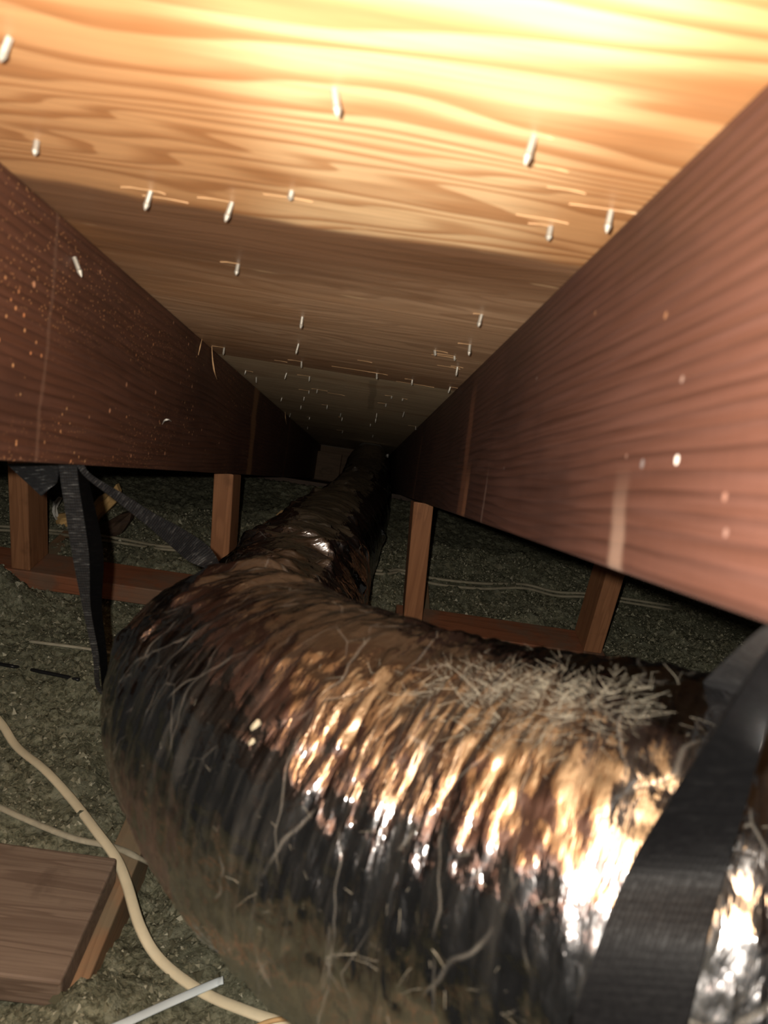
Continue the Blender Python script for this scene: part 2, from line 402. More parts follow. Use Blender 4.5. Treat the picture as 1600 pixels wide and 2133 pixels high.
MPLY = mat_plywood(); MPLY2 = mat_plywood(True)
MRL, MRR, MRO = mat_rafter('left'), mat_rafter('right'), mat_rafter('other')
MSTUD = mat_lumber('stud_wood', 2, (.30, .135, .062), (.20, .085, .038))
MPLATE = mat_lumber('plate_wood', 0, (.27, .10, .048), (.17, .06, .028), dust=(.16, .11, .075))
MJOIST = mat_lumber('joist_wood', 1, (.28, .165, .09), (.18, .10, .055), dust=(.17, .145, .095))
MPLANK = mat_lumber('plank_wood', 0, (.20, .143, .105), (.105, .068, .048))
MDARKW = mat_lumber('dark_scrap_wood', 0, (.075, .045, .028), (.04, .024, .016))
MFASC = mat_lumber('fascia_wood', 0, (.15, .09, .05), (.09, .055, .03))
MJACK = mat_jacket(); MINS = mat_insul(); MFLK = mat_flake()
MNAIL = mat_plain('galvanised_nail', (.36, .33, .28), .40, .45, .4, 300)
MSPL = mat_plain('torn_splinter', (.52, .31, .155), .7, 0, .4, 200)
MCABLE = mat_plain('cream_cable_sheath', (.72, .62, .43), .45, 0, .12, 40)
MCABLE2 = mat_plain('dusty_cable_sheath', (.40, .36, .265), .7, 0, .45, 60)
MCABLE3 = mat_plain('grimy_old_cable', (.30, .265, .185), .75, 0, .45, 60)
MBLK = mat_plain('black_plastic', (.012, .012, .013), .4, 0, .2, 80)
MBLUE = mat_plain('pale_blue_plastic', (.62, .68, .70), .4, 0, .08, 40)
MTAN = mat_plain('tan_stick', (.60, .37, .17), .6, 0, .2, 90)
MPAPER = mat_plain('tan_scrap', (.72, .45, .18), .8, 0, .5, 40)
MWHITE = mat_plain('pale_scrap', (.55, .53, .48), .7, 0, .3, 60)
MZINC = mat_plain('zinc_collar', (.30, .30, .30), .5, .6, .3, 30)
MSTRAP = mat_strap(); MSTRAPD = mat_strap(True)
MFIB = mat_plain('dust_fibre', (.17, .155, .12), .9, 0, .4, 200)
MDRY = mat_plain('drywall_back', (.30, .27, .23), .9, 0, .2, 20)

# ================================================================== roof deck
XL, XR, OC, TH = -.248, .1203, .4064, .0381
ceil_ = empty('ceiling', CAM); ceil_.matrix_world = ROOFM
tag(ceil_, 'plywood roof deck sloping over the rafter bay', None, None, 'structure')
ceil_['label'] = 'plywood roof deck sloping over the rafter bay with nail points coming through'
PU = [(-1.238, -.0215), (-.0185, 1.1985), (1.2015, 2.4185), (2.4215, 3.64), (3.643, 4.3)]
XA, XB = -1.55, 1.45
panels = []
for i, (u0, u1) in enumerate(PU):
    dz = (.0, .0, .0022, .0024, .0026)[i]
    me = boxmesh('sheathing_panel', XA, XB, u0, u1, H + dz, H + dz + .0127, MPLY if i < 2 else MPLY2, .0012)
    o = link('sheathing_panel', me, ceil_); panels.append((u0, u1, o, H + dz))
nails = [(20, 78, 35, 130), (697, 185, 705, 243), (1113, 283, 1095, 345), (77, 293, 74, 326), (314, 398, 316, 440), (483, 422, 485, 465), (608, 398, 606, 418),
 (1147, 472, 1143, 502), (1273, 438, 1267, 487), (496, 550, 495, 575), (630, 660, 628, 685), (1003, 655, 997, 682), (622, 716, 622, 739), (979, 718, 978, 742),
 (906, 730, 907, 742), (947, 742, 947, 752), (953, 764, 952, 784), (628, 753, 628, 767), (597, 777, 597, 791), (645, 784, 644, 795), (785, 777, 785, 791), (859, 791, 858, 803),
 (938, 806, 938, 820), (534, 786, 534, 798), (661, 811, 661, 820), (644, 814, 643, 821), (587, 829, 587, 837), (634, 827, 634, 836), (627, 845, 626, 853), (682, 844, 681, 853),
 (710, 861, 710, 869), (713, 870, 713, 878), (785, 861, 785, 872), (783, 872, 782, 881), (772, 883, 772, 889), (804, 841, 803, 848), (842, 858, 842, 870), (816, 825, 815, 831),
 (839, 830, 838, 836), (866, 888, 866, 896), (605, 861, 606, 870), (645, 869, 644, 875), (641, 889, 641, 895), (714, 897, 714, 903), (777, 906, 777, 912), (467, 724, 467, 740), (512, 772, 512, 781)]
NS = [(0, 0)]
def nail_mesh():
    prof = [(-.004, .00165), (.62, .0016), (.70, .0020), (.90, .0011), (1.0, .0002)]
    V, Fc = [], []; sg = 8
    for t, r in prof:
        for k in range(sg):
            a = 2 * math.pi * k / sg; V.append((r * math.cos(a), r * math.sin(a), -t if t > 0 else .004))
    for i in range(len(prof) - 1):
        for k in range(sg):
            a, b = i * sg + k, i * sg + (k + 1) % sg; Fc.append((a, a + sg, b + sg, b))
    Fc.append(tuple((len(prof) - 1) * sg + k for k in range(sg))); Fc.append(tuple(range(sg)))
    return mesh('nail', V, Fc, MNAIL)
NM = nail_mesh()
def splinter_mesh(seed):
    r = random.Random(seed); V = []; Fc = []
    n = 7
    for i in range(n):
        t = i / (n - 1); w = math.sin(math.pi * min(1, t * .75 + .25)) * .0008 + .0001
        lift = -.0003 - .0012 * max(0, t - .6)
        y = (r.random() - .5) * .0010
        V += [(t, y - w, lift), (t, y + w, lift), (t, y, lift - .0005)]
    for i in range(n - 1):
        a = 3 * i
        Fc += [(a, a + 3, a + 5, a + 2), (a + 2, a + 5, a + 4, a + 1), (a + 1, a + 4, a + 3, a)]
    return mesh('splinter', V, Fc, MSPL)
SPM = [splinter_mesh(i) for i in range(5)]
for i, (bx, by, tx, ty) in enumerate(nails):
    P = onRoof(bx, by); q = un(P)
    u0, u1, pan, hz = next(p for p in panels if p[0] - .003 <= q[1] <= p[1] + .003)
    if hz != H: P = onRoof(bx, by, hz); q = un(P)
    px = proj(P - UN * .01) - proj(P)
    ln = float(np.clip(.01 * math.hypot(tx - bx, ty - by) / np.linalg.norm(px), .004, .020))
    q[0] = np.clip(q[0], XL + .003, XR - .003)
    o = link('nail', NM, pan); o.location = (q[0], q[1], hz); s = 1.0 if q[1] < .9 else .85
    d = atD(tx, ty, np.linalg.norm(P - CAM)) - atD(bx, by, np.linalg.norm(P - CAM))
    lean = (tx - bx - (proj(P - UN * ln) - proj(P))[0]) / max(12, ty - by)
    o.rotation_euler = (rng.uniform(-.12, .12), float(np.clip(-lean, -.35, .35)), rng.uniform(0, 6))
    o.rotation_mode = 'XYZ'; o.scale = (s, s, ln)
    if i not in (0, 1, 3, 6, 10, 12, 18, 23, 26, 27, 30, 33, 34) and (q[1] < 1.6 or i % 2):
        for side in ((-1, 1) if i % 4 == 0 else ((-1,) if i % 2 else (1,))):
            L = rng.uniform(.008, .026)
            sp = link('splinter', SPM[i % 5], pan)
            sp.location = (q[0] - side * .001, q[1] - .001, hz + .0004); sp.scale = (L * side, 1.0 if q[1] < .8 else .8, 1)
            sp.rotation_euler = (0, 0, rng.uniform(-.05, .05))
# torn veneer strips without a nail
for px, py, L in ((740, 770, .07), (865, 800, .06), (1180, 395, .02), (1150, 350, .016), (760, 752, .02), (700, 823, .035), (925, 742, .03), (935, 764, .03), (600, 412, .03), (345, 414, .03), (1130, 455, .03), (585, 752, .02)):
    q = un(onRoof(px, py)); u0, u1, pan, hz = next(p for p in panels if p[0] - .003 <= q[1] <= p[1] + .003)
    sp = link('splinter', SPM[int(px) % 5], pan); sp.location = (q[0] - L / 2, q[1], hz + .0004); sp.scale = (L, .9, 1); sp.rotation_euler = (0, 0, rng.uniform(-.06, .03))

# ================================================================== rafters
def rafter(k, mat, label):
    x1 = XL + k * OC if k <= 0 else None
    x0 = (XL - TH + k * OC)
    me = boxmesh('rafter', 0, TH, -1.2, 4.15, NB, H - .0003, mat, .002)
    o = link('rafter', me); o.matrix_world = ROOFM @ Matrix.Translation((x0, 0, 0))
    tag(o, label, 'rafter', 'rafters under the roof deck'); return o
RAFT = {}
RAFT[0] = rafter(0, MRL, 'dark red-brown rafter speckled with orange flecks, carrying the narrow black strap')
me = boxmesh('rafter', 0, TH, -1.2, 4.15, NB, H - .0003, MRR, .002)
RAFT[1] = link('rafter', me); RAFT[1].matrix_world = ROOFM @ Matrix.Translation((XR, 0, 0))
tag(RAFT[1], 'reddish-brown rafter with a white paint dab and pale scuffs, carrying the wide black strap', 'rafter', 'rafters under the roof deck')
for x0, lb in ((XL - TH - OC, 'dark rafter hidden behind the orange-flecked rafter, above the stud with buried foot'), (XR + OC, 'dark rafter behind the paint-dabbed rafter, above the stud at the plate end'),
               (XL - TH - 2 * OC, 'outer dark rafter one bay past the stud with buried foot'), (XR + 2 * OC, 'outer dark rafter one bay past the end of the bottom plate')):
    o = link('rafter', boxmesh('rafter', 0, TH, -1.2, 4.15, NB, H - .0003, MRO, .002)); o.matrix_world = ROOFM @ Matrix.Translation((x0, 0, 0))
    tag(o, lb, 'rafter', 'rafters under the roof deck')
# nail point breaking out of the orange-flecked rafter and hanging splinters are its parts
def local_on(o, P): return o.matrix_world.inverted() @ Vector(P)
q = local_on(RAFT[0], onX(152, 536, XL))
sh = link('nail', NM, RAFT[0]); sh.location = q + Vector((.001, 0, 0)); sh.rotation_euler = (.0, -.5, 0); sh.scale = (1.1, 1.1, .016)
def hang_splinter(pts, w, parent, name='splinter'):
    path = catmull(pts, 5); n = len(path)
    V, Fc = tube([local_on(parent, p) for p in path], [w * (1 - .7 * abs(2 * i / (n - 1) - 1)) for i in range(n)], None, 5, up=(1, 0, 0))
    return link(name, mesh(name, V, Fc, MSPL), parent)
hang_splinter([onX(441, 716, XL + .002), onX(443, 750, XL + .006), onX(447, 775, XL + .010), onX(452, 790, XL + .009)], .0012, RAFT[0])
hang_splinter([onX(421, 705, XL + .001), onX(417, 722, XL + .002), onX(413, 740, XL + .001)], .0008, RAFT[0])
hang_splinter([onX(594, 858, XL + .002), onX(595, 872, XL + .006), onX(597, 884, XL + .004)], .0012, RAFT[0])
fz = [onX(338, 884, XL + .004), onX(343, 876, XL + .012), onX(351, 874, XL + .016), onX(357, 878, XL + .012)]
o = hang_splinter(fz, .0011, RAFT[0], 'lint_curl'); o.data.materials.clear(); o.data.materials.append(MWHITE)

# ================================================================== eave end
sof = link('trim_1', boxmesh('trim_1', XA, XB, 2.745, 4.15, NB - .022, NB - .004, MDARKW, .001)); sof.matrix_world = ROOFM; tag(sof, 'dark soffit boarding below the rafter tails', kind='structure')
fas = link('trim_2', boxmesh('trim_2', XA, XB, 4.151, 4.19, NB - .03, H - .001, MFASC, .001)); fas.matrix_world = ROOFM; tag(fas, 'fascia board closing the eave', kind='structure')
a, b = un(onY(676, 932, 3.75)), un(onY(719, 962, 3.75))
bl = link('blocking_board', boxmesh('blocking_board', XL + .001, XL + .125, 3.93, 3.968, NB, H - .04, MFASC, .002)); bl.matrix_world = ROOFM
tag(bl, 'short brown blocking board at the eave end of the bay', 'board')

# ================================================================== floor + insulation
floor = link('floor', boxmesh('floor', XA, XB, -1.1, 2.62, -.013, 0, MDRY, 0)); tag(floor, 'drywall ceiling below the attic insulation', kind='structure')
ZP0 = CAM[2] - .80            # plate underside / joist tops
def gauss(x, y, x0, y0, sx, sy): return np.exp(-((x - x0) / sx) ** 2 - ((y - y0) / sy) ** 2)
def ground(x, y, fine=True):
    z = ZP0 - .018 + .030 * fbm(x * 5, y * 5, 3, 3) + .016 * fbm(x * 17, y * 17, 9, 3)
    z = z + .085 * gauss(x, y, -.68, 1.345, .065, .06) + .04 * gauss(x, y, .63, 1.42, .08, .10) + .05 * gauss(x, y, .42, 1.56, .07, .05)
    z = z + .06 * gauss(x, y, -.20, 2.12, .09, .12) + .03 * gauss(x, y, -.5, 1.62, .2, .06)
    z = z - .05 * gauss(x, y, -.195, .78, .045, .11) - .03 * gauss(x, y, -.5, .63, .22, .10)
    z = z + .055 * gauss(x, y, -.20, .545, .07, .06)
    z = z - .045 * gauss(x, y, .34, 1.36, .16, .06) - .03 * gauss(x, y, -.36, 1.33, .12, .06)
    t = sstep(1.80, 2.55, y)
    z = z * (1 - t) + (np.minimum(z, CAM[2] - .90) + .012) * t
    z = np.minimum(z, CAM[2] + (NB - .022 - SP * y) / CP)
    if fine: z = z + .010 * (np.abs(fbm(x * 55, y * 55, 21, 3)) * 2 - .4) + .003 * fbm(x * 150, y * 150, 31, 2)
    return np.maximum(z, .02)
xs = np.concatenate([np.arange(-1.5, -.8, .012), np.arange(-.8, .8, .0048), np.arange(.8, 1.401, .012)])
ys = np.concatenate([np.arange(-1.0, .35, .02), np.arange(.35, 1.6, .0048), np.arange(1.6, 2.60, .008)])
GX, GY = np.meshgrid(xs, ys); GZ = ground(GX, GY)
nx, ny = len(xs), len(ys)
V = np.stack([GX.ravel(), GY.ravel(), GZ.ravel()], 1)
I = (np.arange(ny - 1)[:, None] * nx + np.arange(nx - 1)[None]).ravel()
Fq = np.stack([I, I + 1, I + 1 + nx, I + nx], 1)
ins = link('loose_fill_insulation', mesh('loose_fill_insulation', V, Fq.tolist(), MINS, True))
tag(ins, 'grey-green loose-fill insulation covering the attic floor', 'insulation', None, 'stuff')
# ground hit by a pixel ray, marching over the height field
def onGround(px, py, lift=0.0):
    d = ray(px, py); t = .3
    for _ in range(900):
        P = CAM + d * t
        if P[2] <= ground(P[0], P[1], False) + lift: return P
        t += .003
    return P

# ================================================================== knee-wall studs and plates
def stud(xt, xb, w, y0, dep, zb, label, k):
    zt0, zt1 = raftz(y0) - .0005, raftz(y0 + dep) - .0005
    V = [(xt, y0, zt0), (xt + w, y0, zt0), (xt + w, y0 + dep, zt1), (xt, y0 + dep, zt1), (xb, y0, zb), (xb + w, y0, zb), (xb + w, y0 + dep, zb), (xb, y0 + dep, zb)]
    cx_, cy_ = (xb + w / 2), y0 + dep / 2
    V = [(v[0] - cx_, v[1] - cy_, v[2] - zb) for v in V]
    me = mesh('stud', V, [(0, 1, 2, 3), (7, 6, 5, 4), (0, 4, 5, 1), (1, 5, 6, 2), (2, 6, 7, 3), (3, 7, 4, 0)], MSTUD)
    import bmesh
    bm = bmesh.new(); bm.from_mesh(me); bmesh.ops.recalc_face_normals(bm, faces=bm.faces); bmesh.ops.bevel(bm, geom=bm.edges[:], offset=.0025, segments=2, affect='EDGES', profile=.5); bm.to_mesh(me); bm.free()
    o = link('stud', me); o.location = (cx_, cy_, zb); tag(o, label, 'stud', 'knee-wall studs under the rafters'); return o
YK = 1.40; ZPT = ZP0 + .0385
stud(-.284, -.277, .038, YK, .089, ZPT, 'reddish stud under the orange-flecked rafter, behind the duct bend', 0)
stud(.104, .126, .039, YK, .089, ZPT, 'pale orange-brown stud under the paint-dabbed rafter, right behind the duct', 0)
stud(-.680, -.676, .038, YK, .089, ZPT, 'brown stud with its foot buried in insulation beside the tan scraps', 0)
stud(.508, .505, .038, YK, .089, ZPT, 'rust-brown stud standing on the end of the bottom plate', 0)
def lum(name, x0, x1, y0, y1, z0, z1, mat, label, cat, group=None, bev=.0025):
    cx_, cy_ = (x0 + x1) / 2, (y0 + y1) / 2
    o = link(name, boxmesh(name, x0 - cx_, x1 - cx_, y0 - cy_, y1 - cy_, 0, z1 - z0, mat, bev)); o.location = (cx_, cy_, z0); tag(o, label, cat, group); return o
lum('bottom_plate', -1.12, -.235, YK - .002, YK + .092, ZP0, ZP0 + .038, MPLATE, 'dusty reddish bottom plate behind the narrow black strap', 'plate', 'knee-wall bottom plates')
lum('bottom_plate', .112, .552, YK - .002, YK + .092, ZP0, ZP0 + .038, MPLATE, 'red-brown bottom plate joining two studs behind the duct', 'plate', 'knee-wall bottom plates')
jz = ZP0 - .0008
lum('ceiling_joist', -.250, -.211, -.9, 1.7, jz - .139, jz, MJOIST, 'ceiling joist half sunk in insulation under the dark plank', 'joist', 'ceiling joists')
lum('ceiling_joist', .158, .196, -.9, 1.7, jz - .139, jz, MJOIST, 'ceiling joist buried below the red-brown bottom plate', 'joist', 'ceiling joists')
lum('ceiling_joist', -.692, -.654, -.9, 1.7, jz - .139, jz, MJOIST, 'ceiling joist buried below the stud with the buried foot', 'joist', 'ceiling joists')
pz = ZP0 + .038
A = onZ(250, 1787, pz); Bq = onZ(0, 1787, pz); Cq = onZ(150, 2050, pz)
lum('plank', -1.0, -.2265, Cq[1], A[1], ZP0 - .0006, pz, MPLANK, 'dark weathered plank lying flat across the ceiling joist', 'plank', None, .003)

# ================================================================== flexible duct
ctl = [  # px, py, distance from lens, radius
 (1500, 1975, .42, .143), (1000, 1785, .50, .137), (700, 1630, .57, .132), (556, 1518, .66, .128), (488, 1432, .78, .122), (520, 1402, .92, .120),
 (568, 1345, 1.06, .123), (597, 1275, 1.24, .127), (650, 1180, 1.59, .125), (684, 1132, 1.78, .119), (710, 1102, 2.0, .112), (738, 1062, 2.36, .106), (760, 1012, 2.95, .098), (768, 968, 3.2, .088)]
pts = [np.array([.95, .42, .30]), np.array([.62, .30, .50]), np.array([.42, .28, .585])] + [atD(a, b, d) for a, b, d, r in ctl]
rad = [.135, .138, .142] + [r for *_, r in ctl]
path = catmull(np.hstack([np.array(pts), np.array(rad)[:, None]]), 60)
seglen = np.r_[0, np.cumsum(np.linalg.norm(np.diff(path[:, :3], axis=0), axis=1))]
LEN = seglen[-1]; NSG = int(LEN / .0028)
sv = np.linspace(0, LEN, NSG)
pc = np.stack([np.interp(sv, seglen, path[:, i]) for i in range(4)], 1)
for _ in range(30): pc[1:-1] = .25 * pc[:-2] + .5 * pc[1:-1] + .25 * pc[2:]
Tn = np.gradient(pc[:, :3], axis=0); Tn /= np.linalg.norm(Tn, axis=1)[:, None]
NR = 288
Sd = np.zeros((NSG, 3)); side = np.cross(Tn[0], (0, 0, 1)); side /= np.linalg.norm(side)
for i in range(NSG):
    side = side - Tn[i] * (side @ Tn[i]); side /= np.linalg.norm(side); Sd[i] = side
Up = np.cross(Sd, Tn)
th = np.arange(NR) / NR * 2 * math.pi
SS, TT = np.meshgrid(sv, th, indexing='ij'); Wn = TT / (2 * math.pi)
def rid(fs, fv, seed, warp=0.0):
    w = warp * (vnoise(Wn * 10, SS * 14, seed + 50, 10) - .5)
    return 1 - np.abs(2 * vnoise(Wn * fv, (SS + w) * fs, seed, fv) - 1)
GA = (1 - .5 * sstep(.85, 1.3, pc[:, 1]))[:, None]
GB = (1 - .65 * sstep(.8, 1.3, pc[:, 1]))[:, None]
disp = .0050 * (vnoise(Wn * 6, SS * 9, 1, 6) - .5) + (.0016 * (1 + 1.6 * sstep(.85, 1.1, pc[:, 1])[:, None]) * (rid(30, 7, 2, .05) ** 2 - .4) + GA * .0019 * (rid(75, 11, 3, .05) ** 2 - .4))
disp += GB * .0017 * (rid(160, 16, 4, .03) - .5) + .0007 * np.cos(2 * math.pi * (SS / .034 + Wn)) * vnoise(Wn * 5, SS * 6, 8, 5)
disp += GB * (.0010 * (rid(70, 60, 6, .03) - .5) + .0008 * (vnoise(Wn * 90, SS * 190, 5, 90) - .5) * 2)
# standing folds of slack film on the bend and the far length
frg = np.random.default_rng(5)
for j in range(150):
    yl = frg.uniform(.84, 1.35) if j < 70 else (frg.uniform(1.35, 2.9) if j < 120 else frg.uniform(.55, .80))
    cand = np.where(np.abs(pc[:, 1] - yl) < .02)[0]; cand = cand[cand > NSG * .3]
    if len(cand) == 0: continue
    ic = int(frg.choice(cand)); i0_, i1_ = max(0, ic - 22), min(NSG, ic + 22)
    w0 = .25 + frg.normal(0, .10)                      # crown of the duct
    wl = frg.uniform(.015, .05); sw = frg.uniform(.0034, .0056); amp = frg.uniform(.005, .0115) * (sw / .0045) * (1.0 if j < 120 else .6)
    dw = (Wn[i0_:i1_] - w0 + .5) % 1.0 - .5
    disp[i0_:i1_] += amp * np.exp(-((SS[i0_:i1_] - sv[ic] - frg.uniform(-.25, .25) * dw) / sw) ** 2 - (dw / wl) ** 2)
R_ = pc[:, 3][:, None] + disp
# slack underside sags a little
sag = np.clip(-np.sin(TT), 0, 1) ** 2 * .006
DV = pc[:, None, :3] + Sd[:, None] * (np.cos(TT) * R_)[..., None] + Up[:, None] * (np.sin(TT) * (R_ + sag))[..., None]
# rest on the attic floor where it would dip below, squeezed under the roof deck at the eave
lim = roofz(DV[..., 1]) - .006
DV[..., 2] = np.minimum(DV[..., 2], lim)
I = (np.arange(NSG - 1)[:, None] * NR + np.arange(NR)[None]); J = (np.arange(NSG - 1)[:, None] * NR + (np.arange(NR)[None] + 1) % NR)
DF = np.stack([I.ravel(), J.ravel(), J.ravel() + NR, I.ravel() + NR], 1)
duct = empty('flexible_duct', tuple(pc[NSG // 2, :3])); tag(duct, 'shiny dark foil-jacketed flexible duct bending through the attic to the eave', 'duct')
bpy.context.view_layer.update()
duv = np.stack([SS.ravel(), (np.abs(Wn - .5) * 2 * math.pi * .13).ravel()], 1)
Dloc = DV.reshape(-1, 3) - pc[NSG // 2, :3]
jk = link('jacket', mesh('jacket', Dloc, DF.tolist(), MJACK, True, duv), duct)
jk['label'] = 'crinkled mirror-like film jacket'
BV = BVHTree.FromPolygons([tuple(v) for v in DV.reshape(-1, 3)], DF.tolist())
def hitD(px, py):
    d = ray(px, py); r = BV.ray_cast(Vector(CAM), Vector(d / np.linalg.norm(d)), 6.0)
    if r[0] is None: return None
    return np.array(r[0]), np.array(r[1])
# metal collar and paper tab at the eave end
E0, ET = pc[-1, :3], Tn[-1]
cpth = np.array([E0 - ET * .03 + (pc[-1, 3] > 0) * 0, E0 + ET * .02, E0 + ET * .02, E0 + ET * .028, E0 + ET * .028, E0 + ET * .10]) - pc[NSG // 2, :3]
V, Fc = tube(cpth, [.070, .070, .080, .080, .070, .070], None, 40, caps=False)
cl = link('collar', mesh('collar', V, Fc, MZINC), duct); cl['label'] = 'grey metal end collar'
tp = [onY(800, 948, 3.05), onY(809, 946, 3.05), onY(806, 985, 3.0), onY(803, 990, 3.0)]
tp = [p - pc[NSG // 2, :3] for p in tp]; tp += [p + np.array([0, .004, 0]) for p in tp]
tb = link('paper_tab', mesh('paper_tab', tp, [(0, 1, 2, 3), (7, 6, 5, 4), (0, 4, 5, 1), (1, 5, 6, 2), (2, 6, 7, 3), (3, 7, 4, 0)], MWHITE), duct); tb['label'] = 'pale torn tab beside the collar'
# fibres of insulation caught on the crown of the duct
FV, FFc = [], []
def fibre(P, N_, L, r_, w):
    t = np.cross(N_, rng.normal(size=3)); t /= np.linalg.norm(t); b = np.cross(N_, t)
    cur = rng.uniform(-1, 1); n = 6; base = len(FV); pts_ = []
    for i in range(n):
        s = i / (n - 1) - .5
        pts_.append(P + t * s * L + b * cur * (s * s) * L + N_ * (.0012 + r_ * (1 - 4 * s * s)))
    v_, f_ = tube(pts_, [w * (.4 + 1.2 * (i / (n - 1)) * (1 - i / (n - 1)) * 2) for i in range(n)], None, 3, up=tuple(N_ + .01), caps=False)
    FV.extend([p - pc[NSG // 2, :3] for p in v_]); FFc.extend([tuple(base + k for k in q) for q in f_])
def fibre_patch(cx_, cy_, sx, sy, n, Lr=(.006, .030)):
    for _ in range(n):
        px, py = rng.normal(cx_, sx), rng.normal(cy_, sy)
        h_ = hitD(px, py)
        if h_ is None or h_[0][1] > .75: continue
        fibre(h_[0], h_[1], rng.uniform(*Lr), rng.uniform(0, .003), rng.uniform(.00008, .0002))
fibre_patch(1150, 1465, 95, 28, 560, (.012, .06)); fibre_patch(1010, 1420, 120, 22, 350, (.010, .05)); fibre_patch(1250, 1480, 60, 30, 190, (.010, .05)); fibre_patch(1100, 1520, 150, 40, 130, (.004, .014))
fibre_patch(1540, 1720, 30, 90, 120); fibre_patch(800, 1380, 120, 25, 110, (.003, .012)); fibre_patch(700, 1750, 260, 170, 90, (.008, .035)); fibre_patch(1000, 1950, 200, 110, 60, (.01, .045))
fb = link('caught_fibres', mesh('caught_fibres', FV, FFc, MFIB), duct); tag(fb, 'pale insulation fibres stuck to the crown', None, None, 'stuff')

# ================================================================== hanging straps
def ribbon(name, edges, parent, thick=.0014, sub=10, mat=None):
    """edges: list of (left point, right point) in world space"""
    Lp = catmull([e[0] for e in edges], sub); Rp = catmull([e[1] for e in edges], sub)
    n = len(Lp); ac = 9
    o = np.array(parent.location)
    mid = (Lp + Rp) / 2; ln = np.r_[0, np.cumsum(np.linalg.norm(np.diff(mid, axis=0), axis=1))]
    G = np.zeros((n, ac, 3)); UVs = []
    for j in range(ac): G[:, j] = Lp + (Rp - Lp) * j / (ac - 1)
    du = np.gradient(G, axis=0); dv = np.gradient(G, axis=1); nn = np.cross(du, dv); nn /= np.linalg.norm(nn, axis=2)[..., None] + 1e-12
    to = CAM - G; sgn = np.sign((nn * to).sum(2))[..., None]; nn = nn * np.median(sgn)
    front = G + nn * thick / 2; back = G - nn * thick / 2
    V = np.vstack([front.reshape(-1, 3), back.reshape(-1, 3)]) - o
    w = np.linalg.norm(Rp - Lp, axis=1)
    uv = np.stack([(np.arange(ac)[None] / (ac - 1) * w[:, None]).ravel(), np.repeat(ln, ac)], 1); uv = np.vstack([uv, uv])
    N0 = n * ac; Fc = []
    for i in range(n - 1):
        for j in range(ac - 1):
            a = i * ac + j; q_ = (a, a + 1, a + ac + 1, a + ac); Fc.append(q_); Fc.append(tuple(N0 + t for t in q_[::-1]))
        for j, s_ in ((0, 1), (ac - 1, -1)):
            a = i * ac + j; q_ = (a, a + ac, N0 + a + ac, N0 + a); Fc.append(q_ if s_ > 0 else q_[::-1])
    for i in (0, n - 1):
        for j in range(ac - 1):
            a = i * ac + j; q_ = (a, a + 1, N0 + a + 1, N0 + a); Fc.append(q_)
    return link(name, mesh(name, V, Fc, mat or MSTRAP, False, uv), parent)

# narrow strap on the orange-flecked rafter
an = onX(140, 966, XL - .012)
s1 = empty('hanging_strap', tuple(an)); tag(s1, 'narrow black woven strap hanging from the orange-flecked rafter around the duct bend', 'strap', 'black straps holding up the duct')
DA = float((M.T @ (an - CAM))[2])
bpy.context.view_layer.update()
# the sling part of a strap: a band around the duct at cross-section i0, from angle a0 down under to a1
def ring_pt(i0, a, off=.0035, along=0.0):
    j = int(np.clip(i0 + round(along / (LEN / (NSG - 1))), 0, NSG - 1))
    k_ = int(round((a % (2 * math.pi)) / (2 * math.pi) * NR)) % NR
    p = DV[j, k_]; n_ = p - pc[j, :3]; return p + n_ / np.linalg.norm(n_) * off
def ring_angle(i0, P):
    v = np.asarray(P) - pc[i0, :3]; return math.atan2(v @ Up[i0], v @ Sd[i0])
def sling(i0, a0, a1, w, n=9):
    lo = -math.pi / 2
    while a0 < lo - math.pi: a0 += 2 * math.pi
    while a0 > lo + math.pi: a0 -= 2 * math.pi
    while a1 < lo - math.pi: a1 += 2 * math.pi
    while a1 > lo + math.pi: a1 -= 2 * math.pi
    if (a0 - lo) * (a1 - lo) > 0: a1 -= math.copysign(2 * math.pi, a1 - lo)      # always pass below the duct
    return [(ring_pt(i0, a0 + (a1 - a0) * t, .004, w / 2), ring_pt(i0, a0 + (a1 - a0) * t, .004, -w / 2)) for t in np.linspace(0, 1, n)]
depth = lambda P: float((M.T @ (np.asarray(P) - CAM))[2])
i1 = int(np.argmin(np.linalg.norm(pc[:, :3] - atD(505, 1415, .87), axis=1)))
angs = np.linspace(-math.pi, math.pi, 145)
aL = min(angs, key=lambda a: np.linalg.norm(proj(ring_pt(i1, a)) - np.array([222, 1475])))
aR = min(angs, key=lambda a: np.linalg.norm(proj(ring_pt(i1, a)) - np.array([455, 1195])))
sl = sling(i1, aL, aR, .038, 19)
DLa, DRa = depth(ring_pt(i1, aL)), depth(ring_pt(i1, aR))
fl_ = [(122, 958, 160, 958, 0), (128, 1010, 164, 1010, .1), (150, 1150, 185, 1150, .37), (172, 1265, 189, 1265, .6), (193, 1365, 206, 1365, .76), (205, 1440, 214, 1440, .88)]
fl2 = [(160, 958, 176, 958, 0), (164, 1010, 186, 1010, .1), (185, 1150, 214, 1150, .37), (189, 1265, 211, 1265, .6), (206, 1365, 222, 1365, .8)]
dz = lambda t: DA + .004 + t * (DLa - DA)
e1 = [(atD(a, b, dz(t)), atD(c_, d, dz(t) + .001)) for a, b, c_, d, t in fl_]
flip = depth(sl[0][0]) > depth(sl[0][1])
sl = [(q[1], q[0]) if flip else q for q in sl]
ribbon('strand', e1 + sl[:12], s1, mat=MSTRAPD, sub=8)
ribbon('folded_edge', [(atD(a, b, dz(t) + .001), atD(c_, d, dz(t) + .030 * (1 - t * .6))) for a, b, c_, d, t in fl2] + [(atD(215, 1455, DLa + .004), atD(224, 1455, DLa + .014))], s1)  # shaded facet uses the darker strap copy
